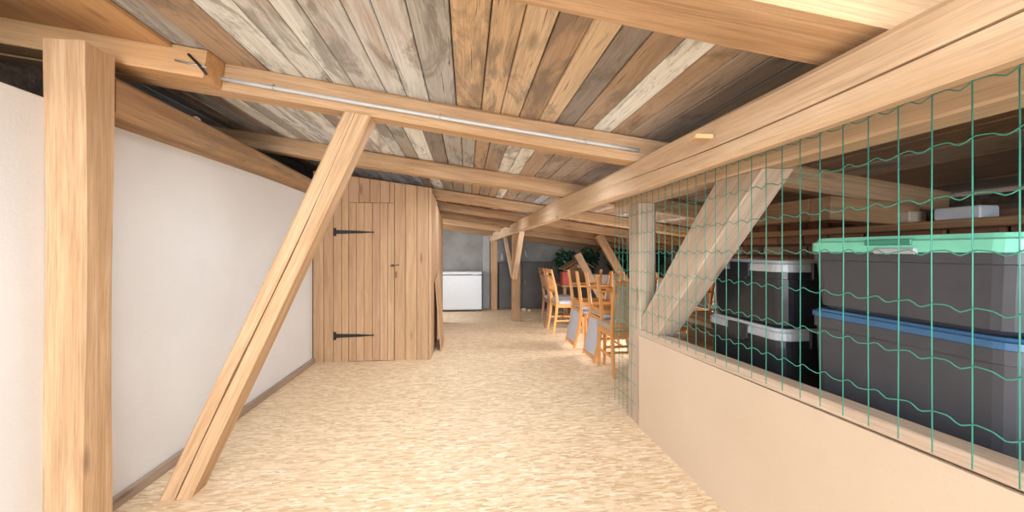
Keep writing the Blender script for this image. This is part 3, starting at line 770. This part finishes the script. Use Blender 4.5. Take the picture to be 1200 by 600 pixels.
def rrect(hx, hy, z, r=.04, n=4):
    o = []
    for cx, cy, a0 in ((1, 1, 0), (-1, 1, PI/2), (-1, -1, PI), (1, -1, 3*PI/2)):
        for k in range(n+1):
            a = a0+k*PI/2/n; o.append(Vector((cx*(hx-r)+r*math.cos(a), cy*(hy-r)+r*math.sin(a), z)))
    return o
def tub(loc, hx, hy, h, body, lid, clip, label, rz=0, longclip=True, lh=.035):
    t = empty('storage_tub', loc, label, 'tub', None, rz); bh = h-lh
    b = MB(); k = .90
    rs = [rrect(hx*k*.93, hy*k*.96, 0, .05), rrect(hx*.90, hy*.93, .015, .055), rrect(hx*.935, hy*.955, bh*.5, .055), rrect(hx*.95, hy*.97, bh-.05, .055), rrect(hx*.985, hy*.985, bh-.048, .055), rrect(hx*.985, hy*.985, bh-.003, .055)]
    b.rings(rs, smooth=False)
    part(b, 'body', body, t)
    b = MB(); rs = [rrect(hx, hy, bh-lh*.5, .06), rrect(hx*1.01, hy*1.006, bh-lh*.4, .06), rrect(hx, hy, h-lh*.5, .055), rrect(hx*.95, hy*.965, h-lh*.35, .05), rrect(hx*.93, hy*.95, h, .05), rrect(hx*.84, hy*.9, h, .05), rrect(hx*.82, hy*.885, h-.010, .05)]
    b.rings(rs); part(b, 'lid', lid, t)
    if longclip:
        for s in (-1, 1):
            b = MB(); b.box((s*(hx*1.0)-.008, -.075, bh-.05), (s*(hx*1.0)+.010, .075, h-.012), 1, .005); b.box((s*hx+.004*s-.006, -.055, bh-.060), (s*hx+.004*s+.008, .055, bh-.045), 1, .003)
            part(b, 'clip', clip, t)
    for s in (-1, 1):
        b = MB(); b.box((-.055, s*hy-.010, bh-.055), (.055, s*hy+.010, h-.012), 0, .005); part(b, 'clip', clip, t)
    return t
gx, gy = 1.36+.22, 1.19
tub((gx, gy, .52), .22, .325, .455, 'char', 'lidblue', 'clipblue', 'dark grey tub with a blue lid, under the green-lidded tub', longclip=False, lh=.02)
g2 = tub((gx, gy, .976), .22, .325, .272, 'char', 'lidgreen', 'lidgreen', 'dark grey tub with a green lid, on top of the blue-lidded one', longclip=False)
b = MB(); b.box((-.226, -.075, .242), (-.205, .075, .262), 1, .003); part(b, 'grip', 'green_dark', g2, 'dark green grip')
b = MB(); b.box((-.232, -.09, .214), (-.214, .04, .234), 1, .004); part(b, 'clip', 'lidgrey', g2, 'translucent grey clip')
bx, by = 1.40+.2, 1.985
tub((bx, by, .52), .20, .285, .322, 'black', 'lidgrey', 'black', 'black tub with a grey lid, at the bottom of the farther stack')
tub((bx+.005, by-.01, .843), .20, .28, .312, 'black', 'lidgrey', 'black', 'black tub with a grey lid, on top of the farther stack')
tub((1.60, .48, .52), .22, .325, .44, 'char', 'lidblue', 'clipblue', 'dark grey blue-lidded tub nearest the camera, at the right edge', longclip=False)

# log, sack and planks beyond the black tubs
lg = empty('log_stump', (1.62, 2.46, .52), 'short round log standing on end left of the black tubs', 'log')
b = MB(); rs = []
for i in range(7):
    rs.append([Vector(((.045+.003*math.sin(k*1.7+i))*math.cos(k*PI/9), (.045+.003*math.sin(k*1.7+i))*math.sin(k*PI/9), .30*i/6)) for k in range(18)])
b.rings(rs, smooth=False); b.g = [Vector((v.z*3, v.x, v.y)) for v in b.v]; part(b, 'trunk', 'beam_grey', lg)
b = MB(); rs = []
for z, q in ((.30, .8), (.315, 1.3), (.33, 1.25), (.345, .6)):
    rs.append([Vector((.05*q*(1+.2*math.sin(3*k))*math.cos(k*PI/7), .05*q*(1+.15*math.cos(2*k))*math.sin(k*PI/7), z)) for k in range(14)])
b.rings(rs, smooth=True); b.xf(Matrix.Translation((1.62, 2.46, .52))); tag(b.build('folded_cloth', 'bag', loc=(1.62, 2.46, .82)), 'pale cloth folded on top of the standing log', 'cloth')
b = MB(); rs = []
for z, q in ((0, .75), (.05, 1), (.16, 1.08), (.27, .95), (.36, .6), (.42, .2)):
    rs.append([Vector((.15*q*(1+.12*math.sin(3.1*k+z*20))*math.cos(k*PI/10), .12*q*(1+.14*math.cos(2.3*k+z*9))*math.sin(k*PI/10), z)) for k in range(20)])
b.rings(rs, smooth=True); b.xf(Matrix.Translation((1.98, 2.60, .70))); tag(b.build('white_sack', 'bag', loc=(1.98, 2.6, .70)), 'crumpled whitish sack on the board stack behind the black tubs', 'sack')
zz = .52
for i, (lb) in enumerate(('lowest board of the stack behind the black tubs', 'second board from the bottom of the stack behind the black tubs', 'third board from the bottom of the stack behind the black tubs', 'fourth board of the stack behind the black tubs, just under the top one', 'top board of the stack behind the black tubs, under the sack')):
    b = MB(); th = .036; b.beam([(1.92+R.uniform(-.02, .02), 2.35, zz+th/2), (1.92+R.uniform(-.04, .04), 3.15, zz+th/2)], .26+R.uniform(-.03, .03), th-.001, ch=.003, wob=0)
    tag(b.build('stacked_board', R.choice(['beam_old', 'beam_grey', 'card']), loc=(1.92, 2.7, zz)), lb, 'board'); zz += th
# loose pale bricks on the ledge
ld = MB(); ld.beam([(2.38, .4, 1.33), (2.38, 3.5, 1.33)], .13, .04, ch=.003)
tag(ld.build('wall_shelf', 'beam_old', loc=(2.38, 1.9, 1.33)), 'narrow brown board ledge along the brick wall above the tubs', 'shelf')
for (y, m, lb) in ((1.62, 'whitep', 'whitish loose brick lying on the board ledge above the green lid'), (1.92, 'stone', 'yellowish loose brick lying on the board ledge behind the brace')):
    b = MB(); b.box((2.325, y, 1.35), (2.43, y+.19, 1.41), 1, .006); tag(b.build('loose_brick', m, loc=(2.38, y, 1.35)), lb, 'brick')

# rubble on the wall ledge above the white wall
b = MB()
for i in range(190):
    x = R.uniform(-2.2, -1.70); y = R.uniform(2.15, 4.5); s_ = R.uniform(.02, .055); z = 1.822
    q = [Vector((x+s_*R.uniform(.7, 1.3)*math.cos(k*PI/3), y+s_*R.uniform(.7, 1.3)*math.sin(k*PI/3), 0)) for k in range(6)]
    b.rings([[v+Vector((0, 0, z-.02)) for v in q], [v+Vector((0, 0, z+s_*.5)) for v in q], [Vector((x, y, z+s_))+(v-Vector((x, y, 0)))*.5 for v in q]])
tag(b.build('rubble', 'rubble'), 'brown rubble and plaster crumbs on the ledge above the white wall', 'rubble', kind='stuff')
b = MB(); rs = []
for z, q in ((0, .7), (.012, 1), (.025, .8), (.033, .3)): rs.append([Vector((-1.555+.022*q*math.cos(k*PI/4)*(1+.2*math.sin(k)), 2.55+.028*q*math.sin(k*PI/4), 1.943+z)) for k in range(8)])
b.rings(rs); tag(b.build('plaster_lump', 'stone', loc=(-1.555, 2.55, 1.943)), 'small pale plaster lump lying on the beam above the white wall', 'stone')

# ================================================================== GREEN WIRE MESH
b = MB(); xf = 1.158; sp = .0815; hs = .1305; rw = .0017
ys = []; y = 3.102
while y > -.6: ys.append(y); y -= sp
def zbot(y): return .04 if y > 2.72 else .625+(2.675-y)*.0204+.045
def xm(y): return xf if y < 2.72 else xf
zt = 1.655
def xat(y): return xf-.003
for y in ys:
    zb0 = zbot(y)
    b.tube([(xat(y), y, zb0-.01), (xat(y)+.0015*math.sin(y*40), y+.001*math.sin(y*31), (zb0+zt)/2), (xat(y), y, zt)], rw, 5)
z = .149
while z < 1.65:
    lo, hi = (2.72, 3.102) if z < .70 else (-.6, 3.102)
    pts = []; y = hi
    k = 0
    while y > lo:
        for t in (0, .125, .25, .375, .5, .625, .75, .875):
            dz = .0062*math.sin(2*PI*t)+.002*math.sin(4*PI*t+y*9)
            pts.append((xat(y)-.003, y-sp*t, z+dz+.004*math.sin(y*1.7+z*5)))
        y -= sp
    b.tube(pts, rw, 5); z += hs
tag(b.build('wire_mesh_fence', 'wire', loc=(xf, 1.3, 1.1)), 'green coated wire mesh stretched between the parapet and the head beam', 'fence')
